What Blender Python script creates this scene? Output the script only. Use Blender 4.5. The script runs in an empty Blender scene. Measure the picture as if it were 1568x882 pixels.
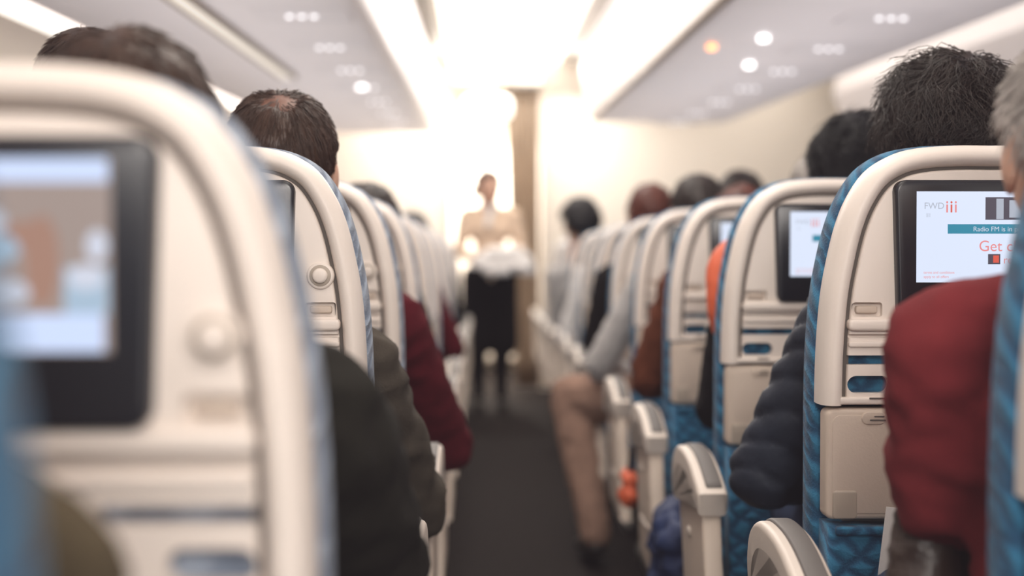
import bpy, bmesh, math, random
from mathutils import Vector, Matrix, Euler, noise
random.seed(7)
scn = bpy.context.scene
COL = scn.collection

# ------------------------------------------------------------------ materials
def mat(name, color, rough=0.5, metal=0.0, bump=0.0, bscale=60, var=0.0, vscale=8, emis=0.0, ecol=None, sheen=0.0, stretch=None, spec=0.5):
    m = bpy.data.materials.new(name); m.use_nodes = True
    nt = m.node_tree; N = nt.nodes; L = nt.links
    b = N['Principled BSDF']
    b.inputs['Base Color'].default_value = (*color, 1)
    b.inputs['Roughness'].default_value = rough
    b.inputs['Metallic'].default_value = metal
    b.inputs['Specular IOR Level'].default_value = spec
    if sheen: b.inputs['Sheen Weight'].default_value = sheen
    if emis:
        b.inputs['Emission Color'].default_value = (*(ecol or color), 1)
        b.inputs['Emission Strength'].default_value = emis
    tc = N.new('ShaderNodeTexCoord'); mp = N.new('ShaderNodeMapping')
    L.new(tc.outputs['Object'], mp.inputs['Vector'])
    if stretch: mp.inputs['Scale'].default_value = stretch
    if var > 0:
        n = N.new('ShaderNodeTexNoise'); n.inputs['Scale'].default_value = vscale; n.inputs['Detail'].default_value = 5
        L.new(mp.outputs[0], n.inputs['Vector'])
        r = N.new('ShaderNodeValToRGB'); r.color_ramp.elements[0].position = .3; r.color_ramp.elements[1].position = .7
        r.color_ramp.elements[0].color = (*[c*(1-var) for c in color], 1)
        r.color_ramp.elements[1].color = (*[min(1, c*(1+var)) for c in color], 1)
        L.new(n.outputs['Fac'], r.inputs[0]); L.new(r.outputs[0], b.inputs['Base Color'])
    if bump > 0:
        n2 = N.new('ShaderNodeTexNoise'); n2.inputs['Scale'].default_value = bscale; n2.inputs['Detail'].default_value = 4
        L.new(mp.outputs[0], n2.inputs['Vector'])
        bp = N.new('ShaderNodeBump'); bp.inputs['Strength'].default_value = bump; bp.inputs['Distance'].default_value = .004
        L.new(n2.outputs['Fac'], bp.inputs['Height']); L.new(bp.outputs[0], b.inputs['Normal'])
    return m

def quilt(name, dark, light):
    m = mat(name, light, .85, sheen=.1)
    nt = m.node_tree; N = nt.nodes; L = nt.links; b = N['Principled BSDF']
    tc = N.new('ShaderNodeTexCoord')
    outs = []
    for ang in (.9, -.9):
        mp = N.new('ShaderNodeMapping'); mp.inputs['Rotation'].default_value = (0, ang, .5*ang)
        L.new(tc.outputs['Object'], mp.inputs['Vector'])
        w = N.new('ShaderNodeTexWave'); w.inputs['Scale'].default_value = 11; w.inputs['Distortion'].default_value = 3.0
        w.inputs['Detail'].default_value = 1; w.inputs['Detail Scale'].default_value = 2.0
        L.new(mp.outputs[0], w.inputs['Vector']); outs.append(w.outputs['Fac'])
    mx = N.new('ShaderNodeMath'); mx.operation = 'MINIMUM'
    L.new(outs[0], mx.inputs[0]); L.new(outs[1], mx.inputs[1])
    n = N.new('ShaderNodeTexNoise'); n.inputs['Scale'].default_value = 350
    L.new(tc.outputs['Object'], n.inputs['Vector'])
    ad = N.new('ShaderNodeMath'); ad.operation = 'MULTIPLY_ADD'; ad.inputs[1].default_value = .35
    L.new(n.outputs['Fac'], ad.inputs[0]); L.new(mx.outputs[0], ad.inputs[2])
    r = N.new('ShaderNodeValToRGB')
    r.color_ramp.elements[0].position = .2; r.color_ramp.elements[0].color = (*dark, 1)
    r.color_ramp.elements[1].position = .75; r.color_ramp.elements[1].color = (*light, 1)
    L.new(ad.outputs[0], r.inputs[0]); L.new(r.outputs[0], b.inputs['Base Color'])
    bp = N.new('ShaderNodeBump'); bp.inputs['Strength'].default_value = .6; bp.inputs['Distance'].default_value = .006
    L.new(ad.outputs[0], bp.inputs['Height']); L.new(bp.outputs[0], b.inputs['Normal'])
    return m

M = {}
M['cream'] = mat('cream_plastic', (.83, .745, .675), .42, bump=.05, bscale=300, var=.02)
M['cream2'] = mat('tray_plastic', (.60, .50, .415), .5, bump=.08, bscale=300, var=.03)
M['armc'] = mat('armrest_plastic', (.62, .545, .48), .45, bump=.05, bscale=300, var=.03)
M['beige_dk'] = mat('latch_plastic', (.40, .34, .28), .5)
M['groove'] = mat('groove_dark', (.10, .085, .075), .7)
M['bezel'] = mat('monitor_bezel', (.012, .013, .018), .25)
M['fabric'] = quilt('blue_seat_fabric', (.006, .060, .140), (.022, .165, .31))
M['fabric_sheen'] = quilt('blue_seat_fabric_sheen', (.15, .19, .26), (.30, .36, .45))  # same blue fabric, with the left seats' pale sheen painted into its colours
M['metal'] = mat('seat_metal', (.35, .34, .33), .4, .7)
M['pad'] = mat('armrest_pad', (.10, .09, .085), .6)
M['wall'] = mat('cabin_wall', (.88, .80, .71), .6, bump=.03, var=.02, vscale=2)
M['bin'] = mat('bin_plastic', (.79, .745, .765), .42, bump=.02, var=.02, vscale=3)
M['binedge'] = mat('bin_edge', (.30, .24, .19), .5)
M['psu'] = mat('psu_panel', (.73, .69, .71), .4)
M['ceil'] = mat('ceiling_panel', (.88, .84, .78), .5)
M['ceil_light'] = mat('ceiling_wash_light', (.95, .9, .84), .5, emis=1.55, ecol=(1, .92, .82))
M['lamp'] = mat('reading_light', (1, 1, 1), .4, emis=3.6, ecol=(1, .97, .95))
M['lamp_dim'] = mat('indicator_light', (1, 1, 1), .4, emis=1.3, ecol=(1, .97, 1))
M['striplens'] = mat('strip_lens', (1, .95, .85), .4, emis=.2, ecol=(1, .92, .78))
M['lamp_or'] = mat('amber_light', (1, .4, .15), .4, emis=3, ecol=(1, .36, .12))
M['carpet'] = mat('aisle_carpet', (.012, .009, .008), .95, bump=.5, bscale=220, var=.25, vscale=30, spec=.1)
M['curtain'] = mat('curtain_cloth', (.40, .32, .25), .9, bump=.2, bscale=150, var=.08)
M['skin'] = mat('skin', (.60, .35, .25), .5, bump=.08, bscale=150, var=.06, vscale=20)
M['skin_dk'] = mat('skin_tan', (.17, .075, .05), .5, bump=.08, bscale=150, var=.10, vscale=20)
M['eye'] = mat('eye_dark', (.03, .02, .015), .2)
M['eyew'] = mat('eye_white', (.8, .78, .75), .3)
M['lip'] = mat('lips', (.5, .13, .11), .45)
HAIRC = {'brown': (.045, .020, .011), 'dkbrown': (.018, .010, .0075), 'black': (.004, .0036, .006), 'grey': (.40, .36, .33), 'red': (.10, .024, .014)}
for k, c in HAIRC.items():
    M['hair_'+k] = mat('hair_'+k, c, .42, bump=.7, bscale=90, var=.35, vscale=40, stretch=(1, 1, .35), spec=.45)
def cloth(n, c, s=0): M[n] = mat('cloth_'+n, c, .95, bump=.35, bscale=320, var=.16, vscale=14, sheen=s, spec=.15)
cloth('red', (.17, .021, .025)); cloth('black', (.009, .008, .009))
cloth('auburn', (.11, .033, .017)); cloth('greywhite', (.46, .44, .43)); cloth('khaki', (.26, .16, .12))
cloth('olive', (.012, .0115, .0085)); cloth('tweed', (.055, .046, .036)); cloth('burgundy', (.075, .005, .010))
cloth('jean', (.03, .045, .09)); cloth('brownolive', (.09, .07, .04)); cloth('peach', (.74, .56, .42)); cloth('white', (.8, .77, .75))
M['puffer'] = mat('puffer_nylon', (.020, .026, .041), .6, bump=.3, bscale=60, var=.2, vscale=10, spec=.25)
M['leather'] = mat('bag_leather', (.035, .022, .017), .35, bump=.5, bscale=120, var=.2)
M['navybag'] = mat('bag_nylon', (.010, .024, .085), .7, bump=.4, bscale=60, var=.3)
M['orange'] = mat('orange_pillow', (.66, .11, .04), .6, bump=.2, bscale=200, var=.08)
M['paper'] = mat('paper', (.85, .83, .8), .7)
M['shoe'] = mat('shoe_leather', (.02, .017, .015), .4)
M['trayp'] = mat('tray_plastic_white', (.75, .72, .70), .4)
def em(n, c, s=1.0): M[n] = mat('screen_'+n, (0.01,0.01,0.01), .3, emis=s, ecol=c)
em('bg', (.72, .80, .98), .85); em('teal', (.02, .20, .30)); em('pink', (.80, .25, .25), .85); em('dk', (.06, .05, .07)); em('grey', (.35, .38, .45))
em('brown', (.30, .235, .21)); em('peach_s', (.32, .18, .135)); em('paleblue', (.54, .64, .88)); em('palewhite', (.55, .58, .68)); em('tealL', (.33, .44, .56)); em('red_s', (.6, .08, .05))

# ------------------------------------------------------------------ helpers
def finish(bm, name, mats, smooth=True, angle=None):
    bmesh.ops.recalc_face_normals(bm, faces=bm.faces[:])
    me = bpy.data.meshes.new(name); bm.to_mesh(me); bm.free()
    for m in mats: me.materials.append(M[m] if isinstance(m, str) else m)
    for p in me.polygons: p.use_smooth = smooth
    return me
def obj(name, me, parent=None, loc=(0, 0, 0), rot=(0, 0, 0), scale=(1, 1, 1)):
    o = bpy.data.objects.new(name, me); COL.objects.link(o)
    o.location = loc; o.rotation_euler = rot; o.scale = scale
    if parent: o.parent = parent
    return o
def empty(name, loc=(0, 0, 0), rot=(0, 0, 0)):
    return obj(name, None, None, loc, rot)
def evald(o):
    dg = bpy.context.evaluated_depsgraph_get()
    me = bpy.data.meshes.new_from_object(o.evaluated_get(dg), depsgraph=dg)
    bpy.data.objects.remove(o)
    return me
def sharp(me, ang=40):
    try: me.set_sharp_from_angle(angle=math.radians(ang))
    except Exception: pass
    return me

def rrect(cx, cz, w, h, r, n=5):
    pts = []
    for (sx, sz, a0) in ((1, -1, -90), (1, 1, 0), (-1, 1, 90), (-1, -1, 180)):
        for i in range(n+1):
            a = math.radians(a0+90*i/n)
            pts.append((cx+sx*(w/2-r)+r*math.cos(a), cz+sz*(h/2-r)+r*math.sin(a)))
    return pts
def prism(bm, pts, a0, a1, bev=0.0, segs=3, axis='y', both=False, mi=0):
    """extrude closed 2D outline; axis y: pts=(x,z); axis x: pts=(y,z); axis z: pts=(x,y)"""
    def P(p, a):
        return Vector((p[0], a, p[1])) if axis == 'y' else (Vector((a, p[0], p[1])) if axis == 'x' else Vector((p[0], p[1], a)))
    tmp = bmesh.new()
    v0 = [tmp.verts.new(P(p, a0)) for p in pts]; v1 = [tmp.verts.new(P(p, a1)) for p in pts]
    f0 = tmp.faces.new(v0); f1 = tmp.faces.new(v1)
    n = len(pts)
    for i in range(n):
        tmp.faces.new((v0[i], v0[(i+1) % n], v1[(i+1) % n], v1[i]))
    bmesh.ops.recalc_face_normals(tmp, faces=tmp.faces[:])
    if bev > 0:
        ed = list(f0.edges) + (list(f1.edges) if both else [])
        bmesh.ops.bevel(tmp, geom=ed, offset=bev, segments=segs, profile=.5, affect='EDGES')
    for f in tmp.faces: f.material_index = mi
    me = bpy.data.meshes.new('t'); tmp.to_mesh(me); tmp.free(); bm.from_mesh(me); bpy.data.meshes.remove(me)

def catmull(P, n=5):
    out = []
    for i in range(len(P)-1):
        p0 = P[max(i-1, 0)]; p1 = P[i]; p2 = P[i+1]; p3 = P[min(i+2, len(P)-1)]
        for k in range(n):
            t = k/n
            out.append(tuple(.5*((2*p1[j])+(-p0[j]+p2[j])*t+(2*p0[j]-5*p1[j]+4*p2[j]-p3[j])*t*t+(-p0[j]+3*p1[j]-3*p2[j]+p3[j])*t**3) for j in range(len(p1))))
    out.append(tuple(P[-1])); return out

# ------------------------------------------------------------------ seat
HALF = [(.232, .40), (.234, .60), (.234, .72), (.234, .82), (.232, .90), (.2265, .97), (.218, 1.02), (.206, 1.07), (.19, 1.11), (.166, 1.145), (.135, 1.166), (.10, 1.176), (.05, 1.18), (0, 1.18)]
def outline(zbot, off=0.0):
    h = [p for p in catmull(HALF, 4) if p[1] >= zbot-1e-6]
    h = [(h[0][0], zbot)]+h if h[0][1] > zbot+1e-4 else h
    full = [(-x, z) for x, z in h] + [(x, z) for x, z in reversed(h[:-1])]
    out = []
    for i, p in enumerate(full):
        a = full[max(i-1, 0)]; b = full[min(i+1, len(full)-1)]
        tx, tz = b[0]-a[0], b[1]-a[1]; l = math.hypot(tx, tz) or 1
        nx, nz = tz/l, -tx/l
        if i == 0 or i == len(full)-1: nz = 0; nx = 1 if i == 0 else -1
        out.append((p[0]+nx*off, p[1]+nz*off))
    return out
def loft(bm, prof, zbot, cap_last=False, mi=0):
    rings = []
    for off, y in prof:
        rings.append([bm.verts.new((x, y, z)) for x, z in outline(zbot, off)])
    for a, b in zip(rings[:-1], rings[1:]):
        for i in range(len(a)-1):
            f = bm.faces.new((a[i], a[i+1], b[i+1], b[i])); f.material_index = mi
    if cap_last: bm.faces.new(rings[-1]).material_index = mi
    if len(prof) > 2:
        for e in (0, -1):
            try: bm.faces.new([r[e] for r in rings]).material_index = mi
            except Exception: pass

seat_parts = []
# rim
bm = bmesh.new()
loft(bm, [(.030, .035), (.0, .060), (-.002, .030), (-.001, .012), (.003, .001), (.009, -.006), (.016, -.008), (.022, -.005), (.026, .002), (.028, .010), (.030, .035)], .82)
seat_parts.append(('shell_rim', sharp(finish(bm, 'shell_rim', ['cream']), 50)))
bm = bmesh.new()
loft(bm, [(.026, .0105), (.036, .0105)], .82)
seat_parts.append(('rim_groove', finish(bm, 'rim_groove', ['groove'], False)))
# inner panel with slots
bm = bmesh.new()
prism(bm, outline(.822, .033), .002, .052, .004, 3)
pm = finish(bm, 'panel', ['cream'])
po = obj('p', pm)
bm = bmesh.new()
for s in (-1, 1):
    prism(bm, rrect(s*.150, .883, .112, .013, .006), -.03, .10)
    prism(bm, rrect(s*.170, .849, .060, .024, .0118), -.03, .10)
    prism(bm, rrect(s*.173, .953, .042, .020, .004), -.03, .013)
prism(bm, rrect(0, .9165, .398, .005, .002), -.03, .010)
co = obj('c', finish(bm, 'cut', ['groove']))
md = po.modifiers.new('b', 'BOOLEAN'); md.object = co; md.operation = 'DIFFERENCE'; md.solver = 'EXACT'
pm = evald(po); bpy.data.objects.remove(co)
seat_parts.append(('shell_panel', sharp(pm, 35)))
# ledge & lower lip
bm = bmesh.new()
prism(bm, rrect(0, .932, .400, .016, .006), -.008, .01, .004)
prism(bm, rrect(0, .905, .398, .008, .003), -.003, .01, .002)
prism(bm, rrect(0, .8265, .448, .010, .004), -.004, .03, .003)
for s in (-1, 1):
    prism(bm, rrect(s*.173, .953, .030, .010, .003), .004, .02, .002, mi=1)
seat_parts.append(('shell_ledge', sharp(finish(bm, 'ledge', ['cream', 'cream2']), 40)))
# slot fabric lining
lin = {}
for k, mt in (('b', 'fabric'), ('g', 'fabric_sheen')):
    bm = bmesh.new()
    prism(bm, rrect(0, .868, .42, .07, .01), .022, .046)
    lin[k] = finish(bm, 'lining', [mt], False)
# coat hook knob
bm = bmesh.new()
def circ(cx, cz, r, n=28): return [(cx+r*math.cos(2*math.pi*i/n), cz+r*math.sin(2*math.pi*i/n)) for i in range(n)]
prism(bm, circ(.173, 1.0, .019), -.003, .01, .003)
prism(bm, circ(.173, 1.0, .015), -.0038, .0, .001, mi=1)
prism(bm, circ(.173, 1.0, .0105), -.011, .0, .004)
seat_parts.append(('coat_hook', sharp(finish(bm, 'hook', ['cream', 'beige_dk']), 40)))
# tray
bm = bmesh.new()
prism(bm, rrect(0, .739, .462, .154, .010), -.004, .030, .006)
prism(bm, rrect(-.1655, .803, .034, .018, .0085), -.007, -.002, .002)
prism(bm, rrect(-.205, .683, .034, .040, .005), -.008, .01, .003, mi=1)
prism(bm, rrect(.205, .683, .034, .040, .005), -.008, .01, .003, mi=1)
prism(bm, rrect(0, .739, .445, .137, .012), -.0052, .0, .001, mi=0)
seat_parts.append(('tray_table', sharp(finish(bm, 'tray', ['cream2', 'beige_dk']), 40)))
# label text lines
bm = bmesh.new()
prism(bm, rrect(-.158, .8055, .014, .002, .0008), -.0078, -.006)
prism(bm, rrect(-.160, .8005, .022, .002, .0008), -.0078, -.006)
prism(bm, rrect(-.160, .8305, .022, .002, .0008), -.0055, -.003)
seat_parts.append(('label_print', finish(bm, 'label', ['groove'], False)))
# pocket
bm = bmesh.new()
pk = [(-.225, .36), (.225, .36), (.228, .655), (.10, .652), (0, .648), (-.10, .652), (-.228, .655)]
prism(bm, pk, -.012, .05, .010)
prism(bm, rrect(0, .648, .44, .012, .005), -.018, .0, .004)
seat_parts.append(('literature_pocket', finish(bm, 'pocket', ['fabric'])))
# fabric back
def fabric_back(nm, mt):
    bm = bmesh.new()
    loft(bm, [(.03, .052), (.004, .050), (-.003, .058), (-.006, .075), (-.0065, .095), (-.002, .115), (.012, .130), (.03, .136), (.035, .132), (.04, .136), (.08, .145)], .40, True)
    prism(bm, rrect(0, 1.09, .30, .12, .03), .135, .170, .0)
    return finish(bm, nm, [mt])
fab_blue = fabric_back('fab_blue', 'fabric'); fab_sheen = fabric_back('fab_sheen', 'fabric_sheen')
# seat pan + frame
bm = bmesh.new()
prism(bm, rrect(0, .40, .45, .13, .03), .15, .62, .03, 4, both=True)
seat_parts.append(('seat_cushion', finish(bm, 'cushion', ['fabric'])))
bm = bmesh.new()
prism(bm, rrect(0, .315, .44, .035, .01), .12, .58, .005, both=True)
for s in (-.15, .15):
    prism(bm, [(.18, 0), (.24, 0), (.28, .30), (.20, .30)], s-.015, s+.015, .003, axis='x', both=True)
    prism(bm, [(.50, 0), (.55, 0), (.50, .30), (.44, .30)], s-.015, s+.015, .003, axis='x', both=True)
    prism(bm, rrect(.36, .018, .42, .034, .01), s-.02, s+.02, .003, axis='x', both=True)
prism(bm, rrect(0, .50, .40, .40, .02), .03, .045)
seat_parts.append(('seat_frame', sharp(finish(bm, 'frame', ['metal']), 40)))
# monitor
bm = bmesh.new()
prism(bm, [(p[0]*(1.0 if p[1] > 1.0 else .965), p[1]) for p in rrect(0, 1.036, .278, .192, .016)], -.014, .03, .005)
seat_parts.append(('monitor_bezel', sharp(finish(bm, 'bezel', ['bezel']), 40)))
# screens
def rect(bm, x0, x1, z0, z1, y, mi):
    f = bm.faces.new([bm.verts.new(v) for v in ((x0, y, z0), (x1, y, z0), (x1, y, z1), (x0, y, z1))]); f.material_index = mi
def textmesh(bm, s, size, x, z, y, mi):
    cu = bpy.data.curves.new('t', 'FONT'); cu.body = s; cu.size = size
    o = obj('t', cu); bpy.context.view_layer.update(); me = evald(o)
    t = bmesh.new(); t.from_mesh(me)
    for v in t.verts: v.co = Vector((x+v.co.x, y, z+v.co.y))
    for f in t.faces: f.material_index = mi
    t.to_mesh(me); t.free(); bm.from_mesh(me); bpy.data.meshes.remove(me)
def blobface(bm, cx, cz, rx, rz, y, mi, n=20):
    f = bm.faces.new([bm.verts.new((cx+rx*math.cos(2*math.pi*i/n), y, cz+rz*math.sin(2*math.pi*i/n))) for i in range(n)]); f.material_index = mi
bm = bmesh.new(); Y = -.0146
rect(bm, -.110, .110, .991, 1.116, Y, 0)
rect(bm, -.067, .075, 1.058, 1.071, Y-.0004, 1)
textmesh(bm, 'Radio FM is in progress', .0095, -.032, 1.0612, Y-.0008, 7)
rect(bm, -.015, .055, 1.077, 1.108, Y-.0004, 2)
rect(bm, .0, .010, 1.078, 1.106, Y-.0008, 4); rect(bm, .018, .034, 1.080, 1.104, Y-.0008, 4)
textmesh(bm, 'FWD', .0125, -.100, 1.092, Y-.0004, 4)
textmesh(bm, '||||', .006, -.097, 1.082, Y-.0004, 4)
for i, x in enumerate((-.068, -.062, -.056)):
    blobface(bm, x, 1.101, .0014, .0016, Y-.0004, 5 if i == 1 else 3)
    rect(bm, x-.0012, x+.0012, 1.087, 1.098, Y-.0004, 5 if i == 1 else 3)
textmesh(bm, 'Get closer', .021, -.024, 1.034, Y-.0004, 3)
rect(bm, -.011, .006, 1.016, 1.030, Y-.0004, 2); rect(bm, -.004, .004, 1.018, 1.028, Y-.0008, 5)
textmesh(bm, 'rewards', .015, .010, 1.017, Y-.0004, 3)
textmesh(bm, 'terms and conditions', .005, -.100, 1.003, Y-.0004, 3)
textmesh(bm, 'apply to all offers', .005, -.100, .997, Y-.0004, 3)
scr_right = finish(bm, 'screen_info', ['bg', 'teal', 'dk', 'pink', 'grey', 'red_s', 'bg', 'palewhite'], False)
bm = bmesh.new()
rect(bm, -.110, .110, .991, 1.116, Y, 0)
rect(bm, -.110, .108, 1.101, 1.116, Y-.0003, 2)
rect(bm, -.110, .105, .992, 1.016, Y-.0003, 2)
rect(bm, .080, .108, 1.016, 1.046, Y-.0004, 4)
blobface(bm, .066, 1.050, .011, .030, Y-.0006, 1); blobface(bm, .058, 1.066, .018, .010, Y-.0007, 1)
blobface(bm, .022, 1.058, .030, .013, Y-.0008, 4); blobface(bm, .01, 1.076, .034, .012, Y-.0006, 3)
blobface(bm, .101, 1.060, .007, .010, Y-.0006, 3); blobface(bm, .094, 1.040, .012, .008, Y-.0006, 3)
blobface(bm, .036, 1.030, .022, .010, Y-.0009, 3); blobface(bm, -.07, 1.05, .03, .035, Y-.0006, 4)
scr_photo = finish(bm, 'screen_photo', ['brown', 'peach_s', 'paleblue', 'palewhite', 'tealL'], False)
bm = bmesh.new(); rect(bm, -.110, .110, .991, 1.116, Y, 0)
scr_off = finish(bm, 'screen_off', ['bezel'], False)

def seat(x, y, fab, scr, dz=0.0, lean=0.0):
    e = empty('aircraft_seat', (x, y, 0))
    for n, me in seat_parts + [('back_cushion', fab), ('monitor_screen', scr), ('slot_lining', lin['g'] if fab is fab_sheen else lin['b'])]:
        obj(n, me, e, (0, 0, 0 if n == 'seat_frame' else dz))
    return e

# armrest mesh: arched loop arm over a recessed post
arch = catmull([(.50, .615), (.56, .638), (.63, .658), (.70, .667), (.78, .664), (.83, .640), (.848, .60), (.838, .56)], 5)
arch_in = catmull([(.800, .555), (.800, .595), (.765, .620), (.70, .626), (.63, .618), (.56, .600), (.51, .575)], 4)
bm = bmesh.new(); prism(bm, arch+arch_in, -.027, .027, .009, 4, axis='x', both=True)
post = catmull([(.52, .585), (.60, .62), (.70, .635), (.79, .615), (.80, .55), (.77, .48), (.74, .40), (.70, .31)], 4)+[(.40, .29), (.44, .38), (.50, .50)]
prism(bm, post, -.017, .017, .006, 3, axis='x', both=True, mi=1)
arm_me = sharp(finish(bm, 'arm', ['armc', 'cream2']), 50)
bm = bmesh.new()
band = [p for p in arch if p[1] > .622]
up = [(p[0]+.0, p[1]+.004) for p in band]; dn = [(p[0]-.004, p[1]-.012) for p in reversed(band)]
prism(bm, up+dn, -.010, .020, .004, 2, axis='x', both=True)
pad_me = finish(bm, 'pad', ['pad'])
bm = bmesh.new()
for s in (-1, 1):
    prism(bm, [(.66+.010*math.cos(a*math.pi/10), .52+.010*math.sin(a*math.pi/10)) for a in range(20)], s*.015, s*.022, axis='x')
prism(bm, rrect(.60, .40, .16, .010, .005), -.020, .020, axis='x')
btn_me = finish(bm, 'btn', ['armc'])
def armrest(x, y):
    e = empty('seat_armrest', (x, y, 0))
    obj('arm_body', arm_me, e); obj('arm_pad', pad_me, e); obj('arm_button', btn_me, e)
    return e

XR = .705; XL = -.399; PITCH = .8
for n in range(-1, 11):
    y = 1.95+PITCH*n
    for c in range(3):
        if n > 5 and c > 1: continue
        x = XR+c*.5 - (.014 if (n == -1 and c == 0) else 0)
        seat(x, y, fab_blue, scr_right if n < 3 else scr_off)
    armrest(.400, y)
for n in range(-2, 11):
    y = 1.97+PITCH*n
    for c in range(3):
        if n == -2 and c > 0: continue
        if n > 5 and c > 1: continue
        x = XL-c*.5; yy = y; dz = 0
        if n == -1: x += .05; yy = .93; dz = -.03
        if n == -2: x = -.385; yy = .37
        s = seat(x, yy, fab_sheen if n != -2 else fab_blue, scr_photo if n == -1 else scr_off, dz)
    if n > -2: armrest(-.105, y)

# ------------------------------------------------------------------ cabin shell
CH = 1.02; H0 = .63; SL = .0304; YB = -2.6; YE = 13.6
def sweep(name, pts, y0, y1, m, closed=True, top=True, segs=14):
    bm = bmesh.new(); rings = []
    for k in range(segs+1):
        y = y0+(y1-y0)*k/segs
        rings.append([bm.verts.new((x, y, CH+H0+h+SL*y)) for x, h in pts])
    n = len(pts)
    for a, b in zip(rings[:-1], rings[1:]):
        for i in range(n if closed else n-1):
            bm.faces.new((a[i], a[(i+1) % n], b[(i+1) % n], b[i]))
    if closed: bm.faces.new(rings[0]); bm.faces.new(rings[-1])
    return sharp(finish(bm, name, [m]), 35)
def box(bm, x0, x1, y0, y1, z0, z1, bev=0, mi=0):
    prism(bm, [(x0, z0), (x1, z0), (x1, z1), (x0, z1)], y0, y1, bev, 2, both=True, mi=mi)

eb = empty('overhead_bin')
lb = catmull([(-.40, -.0), (-.375, .012), (-.362, .06), (-.335, .20), (-.33, .34), (-.36, .48), (-.42, .56)], 4)
obj('bin_body', sweep('binL', lb+[(-1.64, .56), (-1.64, .12), (-1.32, .0)], YB, 10.6, 'bin'), eb)
obj('bin_seam', sweep('seamL', [(-.352, .440), (-.335, .440), (-.37, .56), (-.41, .56)], YB, 10.6, 'binedge'), eb)
obj('bin_latch_line', sweep('seamL2', [(-.372, .018), (-.366, .018), (-.358, .034), (-.366, .034)], YB, 10.6, 'psu'), eb)
eb2 = empty('overhead_bin')
rb = catmull([(.745, 0), (.72, .012), (.705, .06), (.665, .20), (.645, .34), (.67, .48), (.74, .57)], 4)
obj('bin_body', sweep('binR', rb+[(1.60, .57), (1.68, .3), (1.62, .03), (1.58, 0)], YB, 9.3, 'bin'), eb2)
obj('bin_seam', sweep('seamR', [(.655, .43), (.648, .43), (.665, .50), (.68, .50)], YB, 9.3, 'psu'), eb2)
obj('bin_latch_line', sweep('seamR2', [(.718, .004), (.698, .014), (.698, .030), (.715, .030)], YB, 9.3, 'binedge'), eb2)
eb3 = empty('overhead_bin')
obj('bin_body', sweep('binR2', [(2.75, 0), (2.62, .3), (2.68, .57), (3.84, .57), (3.84, 0)], YB, 10.6, 'bin'), eb3)

def disc(bm, x, y, r, h, mi=0):
    z = CH+H0+SL*y+h
    prism(bm, [(x+r*math.cos(i*math.pi/8), y+r*math.sin(i*math.pi/8)) for i in range(16)], z-.006, z+.006, axis='z', mi=mi)
for (xc, nm) in ((-.56, 'L'), (1.27, 'R')):
    e = empty('passenger_service_panel')
    bm = bmesh.new()
    for k in range(9):
        y = 2.8+k*.8; z = CH+H0+SL*y
        prism(bm, [(xc-.15, y-.13), (xc+.15, y-.13), (xc+.15, y+.13), (xc-.15, y+.13)], z-.006, z+.01, .004, axis='z')
    obj('panel_plates', finish(bm, 'psuplates', ['psu'], False), e)
    bm = bmesh.new()
    for k in range(9):
        y = 2.8+k*.8
        for j in (-1, 0, 1): disc(bm, xc+j*.038, y, .009, -.006)
    obj('indicator_lights', finish(bm, 'ind', ['lamp_dim'], False), e)
    bm = bmesh.new()
    lst = ((.97, 4.9), (1.08, 5.75)) if nm == 'R' else ((-.575, 6.75),)
    for x, y in lst: disc(bm, x, y, .018, -.010)
    obj('reading_lights', finish(bm, 'read', ['lamp'], False), e)
    if nm == 'R':
        bm = bmesh.new(); disc(bm, .83, 5.15, .016, -.010)
        obj('amber_light', finish(bm, 'amb', ['lamp_or'], False), e)
e = empty('light_strip')
bm = bmesh.new()
prism(bm, [(-.885, 1.5), (-.84, 1.5), (-.84, 6.3), (-.885, 6.3)], 0, .012, axis='z')
for v in bm.verts: v.co.z += CH+H0+SL*v.co.y-.014
obj('strip_lens', finish(bm, 'strip', ['striplens'], False), e)
bm = bmesh.new()
for x in (-.903, -.84):
    prism(bm, [(x, 1.5), (x+.018, 1.5), (x+.018, 6.3), (x, 6.3)], 0, .014, axis='z')
for v in bm.verts: v.co.z += CH+H0+SL*v.co.y-.016
obj('strip_frame', finish(bm, 'stripf', ['binedge'], False), e)

obj('ceiling', sweep('ceiling', [(-2.1, .62), (-.45, .60), (.15, .68), (.76, .60), (1.6, .6), (2.2, .66), (2.8, .6), (4.35, .6), (4.35, .9), (-2.1, .9)], YB, YE, 'ceil'))
e = empty('ceiling_light')
obj('wash_panel_a', sweep('cl1', [(-.26, .60), (.15, .655), (.60, .60), (.60, .612), (.15, .67), (-.26, .612)], YB, 13.2, 'ceil_light'), e)
obj('wash_panel_b', sweep('cl2', [(1.78, .58), (2.2, .63), (2.55, .58), (2.55, .60), (2.2, .65), (1.78, .60)], YB, 11.2, 'ceil_light'), e)
obj('wash_panel_c', sweep('cl3', [(-1.38, -.0), (-1.62, .06), (-1.62, .07), (-1.38, .01)], YB, 11.0, 'ceil_light'), e)
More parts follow.
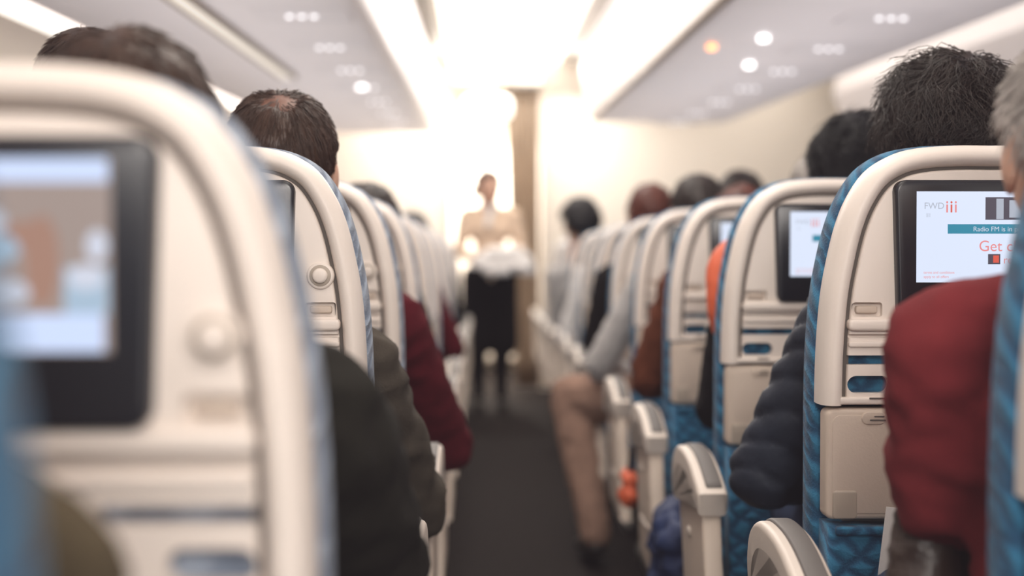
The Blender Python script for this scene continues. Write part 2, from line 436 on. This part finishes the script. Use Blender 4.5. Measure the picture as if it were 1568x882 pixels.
# walls & floor
bm = bmesh.new(); box(bm, -2.2, 4.45, YB, YE, -.1, 0); obj('floor', finish(bm, 'floor', ['carpet'], False))
def side_wall(name, s, x0):
    pts = [(0, 0), (.10, .4), (.13, .9), (.06, 1.5), (-.12, 2.1), (-.3, 2.6), (-.3, 2.75), (.35, 2.75), (.35, 0)]
    bm = bmesh.new()
    prism(bm, [(x0+s*p[0], p[1]) for p in pts], YB, YE)
    obj(name, sharp(finish(bm, name, ['wall']), 35))
side_wall('wall_left', -1, -2.0); side_wall('wall_right', 1, 4.2)
bm = bmesh.new(); box(bm, -2.05, -.27, 11.3, 11.36, 0, 2.6, .004); box(bm, -.29, -.26, 11.27, 11.39, 0, 2.6, .01, 0)
obj('wall_far_left', sharp(finish(bm, 'wfl', ['wall'])))
bm = bmesh.new(); box(bm, .46, 4.25, 11.3, 11.36, 0, 2.6, .004)
obj('wall_far_right', sharp(finish(bm, 'wfr', ['wall'])))
bm = bmesh.new(); box(bm, -2.05, 4.3, 13.5, 13.56, 0, 2.8)
box(bm, -.5, .0, 13.2, 13.5, .1, 2.1, .01); box(bm, .02, .6, 13.2, 13.5, .1, 2.1, .01)
obj('wall_galley', sharp(finish(bm, 'wg', ['wall'])))
for i in range(10):
    y = .8+i*.95
    e = empty('window_%d' % (i+1))
    bm = bmesh.new(); prism(bm, rrect(y, 1.15, .34, .46, .12), -2.14, -2.10, .01, axis='x', both=True)
    obj('window_frame', finish(bm, 'wf', ['cream'], False), e)
    bm = bmesh.new(); prism(bm, rrect(y, 1.15, .26, .37, .10), -2.12, -2.095, axis='x')
    obj('window_pane', finish(bm, 'wp', ['palewhite'], False), e)
# curtain
bm = bmesh.new(); nx, nz = 60, 12
g = []
for i in range(nx+1):
    u = i/nx; row = []
    for k in range(nz+1):
        w = k/nz; x = .20+.245*u + .06*(1-w)*(1-u) - .03*w*(1-u)
        yv = 11.17+.030*math.sin(u*math.pi*2*6+.4*w)
        row.append(bm.verts.new((x, yv, .03+2.36*w)))
    g.append(row)
for i in range(nx):
    for k in range(nz): bm.faces.new((g[i][k], g[i+1][k], g[i+1][k+1], g[i][k+1]))
bmesh.ops.solidify(bm, geom=bm.faces[:], thickness=.006)
e = empty('galley_curtain'); obj('curtain_cloth', finish(bm, 'curt', ['curtain']), e)
bm = bmesh.new(); box(bm, -.26, .48, 11.15, 11.19, 2.39, 2.42, .005); obj('curtain_rail', finish(bm, 'rail', ['metal'], False), e)
e = empty('exit_lamp')
bm = bmesh.new(); prism(bm, rrect(.03, 2.19, .38, .17, .06), 10.78, 10.90, .03, 4, both=True); obj('lamp_diffuser', finish(bm, 'ex', ['ceil_light']), e)
bm = bmesh.new(); prism(bm, rrect(.03, 2.43, .10, .34, .02), 10.82, 10.86, .005, both=True); obj('lamp_bracket', finish(bm, 'exb', ['ceil'], False), e)

# ------------------------------------------------------------------ organic blobs
_b = bmesh.new(); bmesh.ops.create_icosphere(_b, subdivisions=3, radius=1); SPH = [v.co.copy() for v in _b.verts]; _b.free()
def cap(bm, p0, r0, p1=None, r1=None, sc=(1, 1, 1)):
    p0 = Vector(p0); pts = [p0+Vector((d.x*sc[0], d.y*sc[1], d.z*sc[2]))*r0 for d in SPH]
    if p1 is not None:
        p1 = Vector(p1); r1 = r0 if r1 is None else r1
        pts += [p1+Vector((d.x*sc[0], d.y*sc[1], d.z*sc[2]))*r1 for d in SPH]
    t = bmesh.new(); vs = [t.verts.new(p) for p in pts]
    bmesh.ops.convex_hull(t, input=vs)
    junk = [v for v in t.verts if not v.link_faces]
    bmesh.ops.delete(t, geom=junk, context='VERTS')
    me = bpy.data.meshes.new('t'); t.to_mesh(me); t.free(); bm.from_mesh(me); bpy.data.meshes.remove(me)
def blob(parts, vox, sm, name, mats, amp=0.0, freq=14, seed=0, fn=None):
    bm = bmesh.new()
    for p in parts: cap(bm, *p)
    bmesh.ops.recalc_face_normals(bm, faces=bm.faces[:])
    me = bpy.data.meshes.new(name); bm.to_mesh(me); bm.free()
    o = obj('tmp', me); md = o.modifiers.new('r', 'REMESH'); md.mode = 'VOXEL'; md.voxel_size = vox
    me = evald(o)
    bm = bmesh.new(); bm.from_mesh(me)
    for _ in range(sm): bmesh.ops.smooth_vert(bm, verts=bm.verts[:], factor=.5, use_axis_x=True, use_axis_y=True, use_axis_z=True)
    bm.normal_update()
    if amp:
        so = Vector((seed*3.1, seed*1.7, seed))
        mv = [(v, v.normal.copy()) for v in bm.verts]
        for v, n in mv:
            q = Vector((v.co.x, v.co.y, v.co.z*1.6))*freq+so
            a = 1-abs(noise.noise(q))*2.2
            v.co += n*amp*(a*.7+.5*noise.noise(q*2.3))
    if fn:
        fn(bm)
    bm.to_mesh(me); bm.free()
    me.materials.clear()
    for m in mats: me.materials.append(M[m])
    for p in me.polygons: p.use_smooth = True
    return me
def puff(bm):
    bm.normal_update()
    mv = [(v, v.normal.copy()) for v in bm.verts]
    for v, n in mv:
        w = .012*noise.noise(v.co*9)
        s = abs(math.sin((v.co.z*.9+.35*v.co.y+.45*v.co.x+w)*math.pi/.046))
        v.co += n*.0085*(math.sqrt(s)-.75)

# head
hp = [((0, -.012, .025), .077, None, None, (1, 1.24, 1.22)), ((0, .028, -.03), .064, None, None, (1, .95, 1.15)),
      ((-.030, .030, -.082), .026, (.030, .030, -.082), .026), ((0, .066, -.094), .021), ((-.028, .072, -.04), .022, (.028, .072, -.04), .022),
      ((0, .092, .008), .008, (0, .108, -.028), .0125), ((-.012, .098, -.032), .009, (.012, .098, -.032), .009),
      ((-.03, .080, .022), .012, (.03, .080, .022), .012),
      ((0, -.022, -.05), .052, (0, -.035, -.19), .060), ((0, .088, -.060), .012, None, None, (1.6, 1, .8))]
for s in (-1, 1):
    hp += [((s*.083, -.006, -.012), .031, None, None, (.28, .60, 1.0)), ((s*.080, .002, -.036), .012, None, None, (.5, .8, 1.1))]
head_me = {}
h0 = blob(hp, .0042, 3, 'head', ['skin'])
for k in ('skin', 'skin_dk'):
    c = h0.copy(); c.materials.clear(); c.materials.append(M[k]); head_me[k] = c
c = h0.copy(); c.materials.clear(); c.materials.append(M['skin']); c.materials.append(M['skin_dk'])
for p in c.polygons:
    if p.center.z > .05: p.material_index = 1
head_me['skin_bald'] = c
bm = bmesh.new()
for s in (-1, 1):
    for (r, y, mi) in ((.0115, .083, 0), (.0065, .0895, 1)):
        t = bmesh.new(); bmesh.ops.create_uvsphere(t, u_segments=16, v_segments=10, radius=r)
        for v in t.verts: v.co += Vector((s*.030, y, .002))
        for f in t.faces: f.material_index = mi
        me = bpy.data.meshes.new('t'); t.to_mesh(me); t.free(); bm.from_mesh(me)
    prism(bm, [(s*.016, .020), (s*.044, .018), (s*.046, .022), (s*.03, .027), (s*.016, .025)], .086, .097, mi=1)
prism(bm, [(-.022, -.060), (-.008, -.0555), (0, -.057), (.008, -.0555), (.022, -.060), (.01, -.068), (-.01, -.068)], .085, .1015, .002, mi=2)
face_me = finish(bm, 'face', ['eyew', 'eye', 'lip'])

HC = Vector((0, -.012, .025)); HR = Vector((.078, .0965, .095)); CROWN = Vector((0, -.40, .92)).normalized()
def smooth01(a, b, x):
    t = max(0, min(1, (x-a)/(b-a))); return t*t*(3-2*t)
def hmask(d, low=-.72, bald=0):
    m = smooth01(-.17, .0, d.z-.95*d.y) * smooth01(low-.06, low+.05, d.z)
    ear = smooth01(.72, .86, abs(d.x))*smooth01(-.30, -.12, d.y)*smooth01(.12, -.05, d.z)
    m *= 1-ear
    if bald: m *= smooth01(bald*.6, bald*1.2, (d-CROWN).length + .12*noise.noise(d*5))
    return m
def add_hair(e, color, thick=.010, curl=.0, n=1400, lift=.05, length=.35, low=-.72, bald=0, rough=.12, seed=0, k=6, wid=.0009):
    rnd = random.Random(seed)
    bm = bmesh.new(); bmesh.ops.create_icosphere(bm, subdivisions=5, radius=1)
    so = Vector((seed, seed*2, 0))
    for v in bm.verts:
        d = v.co.normalized(); m = hmask(d, low, bald)
        nz = 1+rough*4*noise.noise(d*3+so)+rough*2*noise.noise(d*9+so)
        q = Vector((d.x*HR.x, d.y*HR.y, d.z*HR.z)); q *= (1-.07*(1-m)); v.co = HC+q+d*thick*m*nz
    obj('hair_cap', finish(bm, 'hair', ['hair_'+color]), e)
    cu = bpy.data.curves.new('strands', 'CURVE'); cu.dimensions = '3D'; cu.bevel_depth = wid; cu.bevel_resolution = 0
    cu.materials.append(M['hair_'+color]); c = 0
    while c < n:
        d = Vector((rnd.gauss(0, 1), rnd.gauss(0, 1), rnd.gauss(0, 1))).normalized()
        mm = hmask(d, low, 0) if (bald and rnd.random() < .30) else hmask(d, low, bald)
        if mm < .5: continue
        c += 1; pts = []
        ph = rnd.random()*6.28; lf = lift*(.4+rnd.random()*1.2)
        side = Vector((noise.noise(d*2.2+so), noise.noise(d*2.2+so+Vector((9, 0, 0))), noise.noise(d*2.2+so+Vector((0, 9, 0)))))*curl*1.6
        side += Vector((rnd.gauss(0, 1), rnd.gauss(0, 1), rnd.gauss(0, 1)))*.22
        for i in range(k):
            t = i/(k-1)
            nz = 1+rough*4*noise.noise(d*3+so)
            q = Vector((d.x*HR.x, d.y*HR.y, d.z*HR.z))
            base = thick*nz*.9 if not bald else thick*.9*hmask(d, low, bald)
            pts.append(HC+q+d*(base+lf*.09*t))
            tan = (d-CROWN); tan -= d*tan.dot(d)
            if tan.length < 1e-3: tan = Vector((1, 0, 0))
            tan.normalize(); tw = d.cross(tan)
            d = (d + (tan+side*.7+tw*curl*.6*math.sin(ph*.3+i*1.3))*(length/k)).normalized()
            if d.z < low-.1: break
        if len(pts) < 2: continue
        sp = cu.splines.new('POLY'); sp.points.add(len(pts)-1)
        for i, p in enumerate(pts):
            sp.points[i].co = (*p, 1); sp.points[i].radius = 1-.75*i/len(pts)
    obj('hair_strands', cu, e)
def make_head(parent, loc, skin, hair, yaw=0, pitch=0, roll=0, sc=1.0, glasses=False):
    e = obj('head', None, parent, loc, (pitch, roll, yaw), (sc,)*3)
    obj('head_skin', head_me[skin], e); obj('face_features', face_me, e)
    add_hair(e, **hair)
    if glasses:
        bm = bmesh.new()
        for s in (-1, 1):
            t = bmesh.new()
            pts = [(s*.034+.024*math.cos(i*math.pi/10), .002+.020*math.sin(i*math.pi/10)) for i in range(20)]
            inn = [(s*.034+.0205*math.cos(i*math.pi/10), .002+.0165*math.sin(i*math.pi/10)) for i in range(20)]
            vo = [t.verts.new((x, .112, z)) for x, z in pts]; vi = [t.verts.new((x, .112, z)) for x, z in inn]
            for i in range(20): t.faces.new((vo[i], vo[(i+1) % 20], vi[(i+1) % 20], vi[i]))
            bmesh.ops.solidify(t, geom=t.faces[:], thickness=.003)
            me = bpy.data.meshes.new('t'); t.to_mesh(me); t.free(); bm.from_mesh(me)
            prism(bm, rrect(.055, .006, .12, .004, .001), s*.085-.002, s*.085+.002, axis='x')
            prism(bm, rrect(s*.072, .006, .030, .004, .001), .108, .114)
        prism(bm, rrect(0, .006, .022, .003, .001), .110, .114)
        obj('eyeglasses', finish(bm, 'gl', ['leather'], False), e)
    return e
# hand (fingers +Y, back of hand +Z, thumb +X)
hd = [((-.022, .045, 0), .016, (.020, .045, 0), .016), ((-.018, .080, 0), .014, (.020, .082, 0), .014), ((0, 0, 0), .021, (0, .05, 0), .021, (1, 1, .75)),
      ((.016, .02, -.002), .015, (.043, .048, -.008), .0115), ((.043, .048, -.008), .0115, (.052, .078, -.018), .009)]
for i, (x, l, r) in enumerate(((-.028, .055, .0078), (-.009, .070, .0086), (.010, .075, .0088), (.028, .068, .0086))):
    y0 = .088+(.004 if i in (1, 2) else 0)
    a = (x, y0, 0); b = (x*1.1, y0+l*.5, -.008); c = (x*1.12, y0+l*.8, -.024); d = (x*1.1, y0+l*.95, -.040)
    hd += [(a, r, b, r*.95), (b, r*.95, c, r*.88), (c, r*.88, d, r*.8)]
hand0 = blob(hd, .0032, 1, 'hand', ['skin'])
hand_me = {'skin': hand0, 'skin_bald': hand0}
c = hand0.copy(); c.materials.clear(); c.materials.append(M['skin_dk']); hand_me['skin_dk'] = c
def put_hand(parent, p, direction, side, skin):
    d = Vector(direction).normalized(); z = Vector((0, 0, 1)); x = d.cross(z).normalized(); z = x.cross(d)
    m = Matrix((x, d, z)).transposed().to_4x4()
    o = obj('hand', hand_me[skin], parent)
    o.matrix_local = Matrix.Translation(p) @ m @ Matrix.Diagonal((1 if side < 0 else -1, 1, 1, 1))
def V(*a): return Vector(a)

def seated(name, xc, d, head, top, legs, hair, skin='skin', elb=None, wri=None, elbR=None, wriR=None, shw=.165, shz=.955, near=True, yaw=0, pitch=0, roll=0, leg_over=None, glasses=False, puffer=False, seed=1, sc=1.0, amp=.005, bx=None, ar=1.0, lr=1.0):
    """elb/wri world coords of -X arm; elbR of +X arm; head world coords; bx world x of chest"""
    o = Vector((xc, d, 0)); e = empty(name, o)
    vox = .011 if near else .016
    W = lambda p, df: (Vector(p)-o) if p is not None else Vector(df)
    el = {-1: W(elb, (-.24, .33, .70)), 1: W(elbR, (.24, .33, .70))}
    wr = {-1: W(wri, (-.09, .55, .665)), 1: W(wriR, (.09, .55, .665))}
    hl = Vector(head)-o; nx = hl.x*.75 if bx is None else bx-xc
    T = [((-.075, .29, .555), .115, (.075, .29, .555), .115), ((0, .28, .60), .125, (nx*.5, .27, .84), .125, (1.15, .85, 1)),
         ((nx*.5-.055, .27, .85), .118, (nx*.5+.055, .27, .85), .118, (1, .95, 1)),
         ((nx-shw+.03, .27, shz), .062, (nx+shw-.03, .27, shz), .062), ((nx-.05, .265, shz+.03), .055, (nx+.05, .265, shz+.03), .055),
         ((nx, .26, shz+.03), .066, (hl.x*.92, hl.y-.02, shz+.085), .056)]
    for s in (-1, 1):
        sh = Vector((nx+s*shw, .275, shz-.01))
        T += [(sh, .063*ar, el[s], .052*ar), (el[s], .053*ar, wr[s], .036*ar)]
    obj('torso_clothing', blob(T, .007 if puffer else vox, 4, name+'_top', [top], amp=amp, seed=seed, freq=13, fn=puff if puffer else None), e)
    Lg = [((-.09, .29, .55), .10, (.09, .29, .55), .10)]
    S = []
    for s in (-1, 1):
        kn = Vector((s*.11, .68, .555)); an = Vector((s*.11, .70, .10)); toe = Vector((s*.12, .86, .04))
        if leg_over and s in leg_over: kn, an, toe = [Vector(q)-o for q in leg_over[s]]
        Lg += [((s*.09, .30, .55), .088, kn, .064*lr), (kn, .062*lr, kn.lerp(an, .4), .056*lr), (kn.lerp(an, .4), .056*lr, an, .040*lr)]
        S += [(an+V(0, -.01, -.04), .040, toe, .034)]
    obj('trousers', blob(Lg, .014, 3, name+'_leg', [legs], amp=.008, seed=seed+3), e)
    bmz = blob(S, .009, 2, name+'_shoe', ['shoe'])
    for v in bmz.vertices: v.co.z = max(v.co.z, .004)
    obj('shoes', bmz, e)
    for s in (-1, 1):
        put_hand(e, wr[s], wr[s]-el[s], s, skin)
    make_head(e, hl, skin, hair, yaw, pitch, roll, sc, glasses)
    return e
def H(color, **k): 
    r = dict(color=color); r.update(k); return r
short = dict(thick=.009, n=1600, length=.35, lift=.05)
FAR = dict(thick=.010, n=500, length=.4, lift=.06, wid=.0014)

# right side passengers
seated('passenger_in_red_sweater', .655, 1.17, (.642, 1.50, 1.137), 'red', 'jean', H('grey', thick=.009, n=2600, length=.3, lift=.10, seed=1), elb=(.490, 1.50, .775), wri=(.61, 1.68, .70), shz=.940, seed=2, ar=1.05, amp=.009)
seated('passenger_in_puffer_jacket', .71, 1.95, (.742, 2.24, 1.214), 'puffer', 'jean', H('dkbrown', thick=.018, n=4600, length=1.0, lift=.32, curl=1.3, rough=.24, low=-.85, seed=4, k=9), elb=(.462, 2.30, .675), wri=(.62, 2.52, .64), puffer=True, shz=.925, yaw=.3, seed=5, amp=.004, sc=.96, ar=1.12)
seated('passenger_with_glasses', .78, 2.75, (.822, 3.06, 1.222), 'black', 'jean', H('black', thick=.014, n=2200, length=.5, lift=.2, curl=1.8, rough=.1, low=-.6, seed=6, k=8), elb=(.515, 3.08, .70), yaw=-1.25, glasses=True, seed=7, sc=.90, bx=.72)
seated('passenger_with_auburn_hair', .70, 3.55, (.705, 3.85, 1.10), 'auburn', 'jean', H('red', **short, seed=8), elb=(.450, 3.86, .70), seed=8, near=False, amp=.012)
seated('passenger_with_grey_hair', 1.10, 3.55, (.925, 3.85, 1.195), 'olive', 'jean', H('grey', **FAR, seed=9), near=False)
seated('passenger_in_khaki_trousers', .70, 4.35, (.70, 4.62, 1.175), 'greywhite', 'khaki', H('dkbrown', **FAR, seed=10), elb=(.385, 4.72, .67), wri=(.52, 4.98, .62), near=False,
       leg_over={-1: ((.31, 4.93, .545), (.375, 4.70, .11), (.35, 4.88, .04))}, seed=3, lr=1.25)
seated('passenger_with_auburn_hair', .67, 5.15, (.640, 5.42, 1.19), 'black', 'jean', H('red', **FAR, seed=11), near=False)
seated('passenger_with_dark_hair', 1.10, 5.15, (.985, 5.42, 1.24), 'white', 'jean', H('dkbrown', **FAR, seed=12), near=False)
seated('passenger_with_black_hair', .66, 7.55, (.535, 7.83, 1.225), 'greywhite', 'jean', H('black', thick=.026, n=600, length=.4, lift=.1, wid=.0016, seed=13), near=False, elb=(.42, 7.9, .68), yaw=.2, sc=1.05)
seated('passenger_in_white_shirt', .68, 6.75, (.68, 7.03, 1.02), 'white', 'jean', H('brown', **FAR, seed=14), near=False, elb=(.42, 7.08, .64))
# left side passengers
seated('passenger_in_olive_jacket', -.345, 1.02, (-.335, 1.36, 1.110), 'olive', 'jean', H('brown', **short, seed=21), elbR=(-.128, 1.50, .70), wriR=(-.25, 1.72, .66), shz=.875, seed=12, amp=.010, bx=-.345, shw=.180, ar=1.30)
seated('passenger_in_tweed_coat', -.37, 1.97, (-.322, 2.27, 1.165), 'tweed', 'jean', H('brown', thick=.010, n=3200, length=.35, lift=.05, bald=.50, seed=22), skin='skin_bald', elbR=(-.122, 2.42, .60), wriR=(-.24, 2.62, .62), shz=.855, seed=13, yaw=.1, amp=.009, bx=-.37, shw=.17, ar=1.15)
seated('passenger_with_brown_hair', -.88, 1.97, (-.622, 2.27, 1.258), 'jean', 'jean', H('brown', **short, seed=23), near=False, bx=-.80)
seated('passenger_in_burgundy_top', -.37, 2.77, (-.40, 3.05, 1.05), 'burgundy', 'jean', H('dkbrown', **short, seed=24), elbR=(-.082, 3.22, .60), wriR=(-.24, 3.42, .60), shz=.90, seed=15, bx=-.37, shw=.175, ar=1.12, amp=.007)
seated('passenger_with_dark_hair', -.39, 3.57, (-.315, 3.86, 1.105), 'olive', 'jean', H('dkbrown', **FAR, seed=25), near=False, bx=-.40)
seated('passenger_with_black_hair', -.39, 7.57, (-.39, 7.85, 1.165), 'black', 'jean', H('black', **FAR, seed=26), near=False)
seated('passenger_in_burgundy_top', -.39, 5.17, (-.41, 5.45, 1.08), 'burgundy', 'jean', H('black', **FAR, seed=27), near=False, elbR=(-.12, 5.5, .68))
seated('passenger_in_brown_coat', -.47, .33, (-.47, .62, 1.13), 'brownolive', 'jean', H('brown', **FAR, seed=28), elbR=(-.235, .74, .85), wriR=(-.33, .86, .81), shw=.14, near=False)

# ------------------------------------------------------------------ flight attendant
A = empty('flight_attendant', (.045, 9.80, 0), (0, 0, math.pi+.12))
T = [((-.06, 0, .93), .105, (.06, 0, .93), .105, (1, .85, 1)), ((0, 0, .98), .10, (0, 0, 1.12), .095, (1.15, .85, 1)), ((-.05, 0, 1.24), .105, (.05, 0, 1.24), .105, (1, .9, 1)),
     ((-.13, 0, 1.345), .052, (.13, 0, 1.345), .052), ((0, -.005, 1.36), .06, (0, -.005, 1.41), .045)]
ws = {}
for s in (-1, 1):
    sh = V(s*.165, 0, 1.335); eb_ = V(s*.215, .03, 1.09); wr_ = V(s*.15, .235, 1.04); ws[s] = (eb_, wr_)
    T += [(sh, .055, eb_, .045), (eb_, .045, wr_, .034)]
obj('jacket', blob(T, .011, 3, 'jacket', ['peach'], amp=.003), A)
obj('skirt', blob([((-.08, 0, .90), .115, (-.09, .0, .46), .11, (1, .9, 1)), ((.08, 0, .90), .115, (.09, .0, .46), .11, (1, .9, 1))], .012, 3, 'skirt', ['black'], amp=.004), A)
L_ = []
for s in (-1, 1): L_ += [((s*.085, 0, .60), .08, (s*.082, .01, .46), .062), ((s*.082, .01, .46), .062, (s*.08, -.015, .32), .062), ((s*.08, -.015, .32), .062, (s*.08, 0, .09), .040)]
obj('legs', blob(L_, .010, 2, 'legs', ['black']), A)
sh_ = blob([((s*.08, -.02, .045), .036, (s*.085, .13, .030), .030) for s in (-1, 1)], .008, 2, 'shoes', ['shoe'])
for v in sh_.vertices: v.co.z = max(v.co.z, .003)
obj('shoes', sh_, A)
for s in (-1, 1): put_hand(A, ws[s][1], V(-s*.25, 1, -.05), s, 'skin')
hh = make_head(A, V(0.01, .03, 1.528), 'skin', H('dkbrown', thick=.014, n=900, length=.5, lift=.05, seed=31), yaw=.30, sc=.98)
obj('hair_bun', blob([((.068, -.05, -.025), .045), ((.02, -.10, 0), .035)], .007, 2, 'bun', ['hair_dkbrown'], amp=.003), hh)
obj('scarf', blob([((-.04, .03, 1.40), .025, (.04, .03, 1.40), .025), ((0, .075, 1.38), .022, (.03, .115, 1.27), .022)], .008, 2, 'scarf', ['white'], amp=.003), A)
tr = empty('serving_tray', (.13, 9.46, .975))
bm = bmesh.new(); prism(bm, rrect(0, 0, .46, .30, .04), 0, .022, .006, axis='z', both=True); obj('tray_base', finish(bm, 'tb', ['trayp']), tr)
obj('folded_towels', blob([((-.15, 0, .05), .050, (.15, .02, .05), .050, (1, 2.0, .9)), ((-.08, -.02, .10), .042, (.10, 0, .10), .045, (1, 2, .9)), ((.10, -.10, .00), .035, (.18, -.12, -.02), .03), ((-.10, -.12, -.01), .035, (.02, -.13, -.02), .03)], .010, 2, 'tow', ['white'], amp=.010, freq=20), tr)

# ------------------------------------------------------------------ loose items
e = empty('leather_handbag', (.505, 1.55, .03))
obj('bag_body', blob([((-.03, -.03, .56), .05, (.04, .06, .56), .05), ((-.02, -.02, .72), .030, (.03, .03, .745), .026), ((-.03, -.03, .58), .045, (-.02, -.01, .70), .034), ((.03, .05, .58), .045, (.03, .02, .72), .030)], .007, 3, 'bagb', ['leather'], amp=.005, freq=22), e)
hb = catmull([(-.03, -.035, .71), (-.035, -.055, .76), (.0, -.06, .785), (.035, -.04, .76), (.03, .0, .70)], 5)
obj('bag_strap', blob([(hb[i], .008, hb[i+1], .008) for i in range(len(hb)-1)], .0035, 1, 'strap', ['leather']), e)
e = empty('travel_pillow', (.515, 2.95, .965))
up_ = catmull([(-.010, -.03, -.075), (-.018, -.025, -.02), (-.010, 0, .045), (.03, .02, .075), (.07, .02, .04), (.08, .02, -.02)], 4)
obj('pillow_body', blob([(up_[i], .036, up_[i+1], .036) for i in range(len(up_)-1)], .008, 2, 'pil', ['orange'], amp=.002), e)
e = empty('navy_backpack', (.412, 2.98, 0))
obj('bag_body', blob([((0, -.04, .12), .07, (.0, .08, .12), .07), ((-.01, -.04, .44), .035, (0, .08, .47), .035), ((0, -.05, .15), .060, (0, -.03, .44), .035), ((0, .09, .15), .065, (0, .08, .46), .040)], .008, 2, 'bp', ['navybag'], amp=.018, freq=15), e)
e = empty('orange_pouch', (.383, 3.72, .09))
obj('pouch_body', blob([((0, -.02, .31), .024, (0, .03, .31), .024), ((.005, -.01, .35), .022, (0, .03, .36), .020)], .006, 3, 'op', ['orange'], amp=.006, freq=22), e)
obj('pouch_strap', blob([((0, 0, .36), .007, (.01, 0, .44), .007), ((.01, 0, .44), .007, (.04, .02, .46), .007)], .004, 1, 'ops', ['leather']), e)
e = empty('folded_leaflet', (.545, 1.915, .56))
bm = bmesh.new()
prism(bm, [(-.01, 0), (.045, -.01), (.05, .12), (.005, .125)], 0, .003); prism(bm, [(.0, 0), (.055, .0), (.058, .10), (.01, .11)], .004, .007)
obj('leaflet_sheets', finish(bm, 'leaf', ['paper'], False), e)

# ------------------------------------------------------------------ lights / world / camera
def area(name, loc, rot, sx, sy, power, col):
    l = bpy.data.lights.new(name, 'AREA'); l.shape = 'RECTANGLE'; l.size = sx; l.size_y = sy; l.energy = power; l.color = col
    o = bpy.data.objects.new(name, l); COL.objects.link(o); o.location = loc; o.rotation_euler = rot; return o
area('cabin_fill', (.15, -1.6, 2.0), (math.radians(62), 0, 0), 2.6, .8, 100, (1, .93, .875))  # unseen fill added behind the camera to brighten the seat backs
area('cabin_fill', (.1, 5.5, 2.35), (0, 0, 0), .6, 9, 46, (1, .93, .86))  # added strength just below the glowing ceiling panel
area('bin_bounce_fill', (-.85, 4.5, 1.42), (math.pi, 0, 0), .9, 12, 20, (1, .94, .92))  # added fill standing in for seat bounce on the bin underside, no lamp here
area('bin_bounce_fill', (1.2, 4.0, 1.42), (math.pi, 0, 0), .9, 11, 20, (1, .94, .94))  # same added bounce fill below the right bin
area('galley_light', (.1, 12.3, 2.4), (0, 0, 0), .8, .8, 140, (1, .93, .84))
area('galley_light', (.1, 10.9, 2.5), (math.radians(-20), 0, 0), 1.6, .3, 40, (1, .93, .84))
w = bpy.data.worlds.new('World'); scn.world = w; w.use_nodes = True
w.node_tree.nodes['Background'].inputs[0].default_value = (1, .94, .90, 1)
w.node_tree.nodes['Background'].inputs[1].default_value = 1.4
cd = bpy.data.cameras.new('cam'); cam = bpy.data.objects.new('camera', cd); COL.objects.link(cam)
cam.location = (0, 0, 1.02); cd.lens = 49.8; cd.sensor_width = 36; cd.clip_start = .02
cam.rotation_euler = (math.radians(90-1.08), 0, math.radians(-1.16))
cd.dof.use_dof = True; cd.dof.focus_distance = 1.98; cd.dof.aperture_fstop = 1.9
scn.camera = cam
vs = scn.view_settings
vs.view_transform = 'Standard'
vs.exposure = 0.24
vs.gamma = 1.04
try:
    vs.use_curve_mapping = True
    cm = vs.curve_mapping
    for i, l in enumerate((.0085, .0068, .0076)):
        cm.curves[i].points[0].location = (0, l)
    cm.update()
except Exception as ex:
    print('curve', ex)
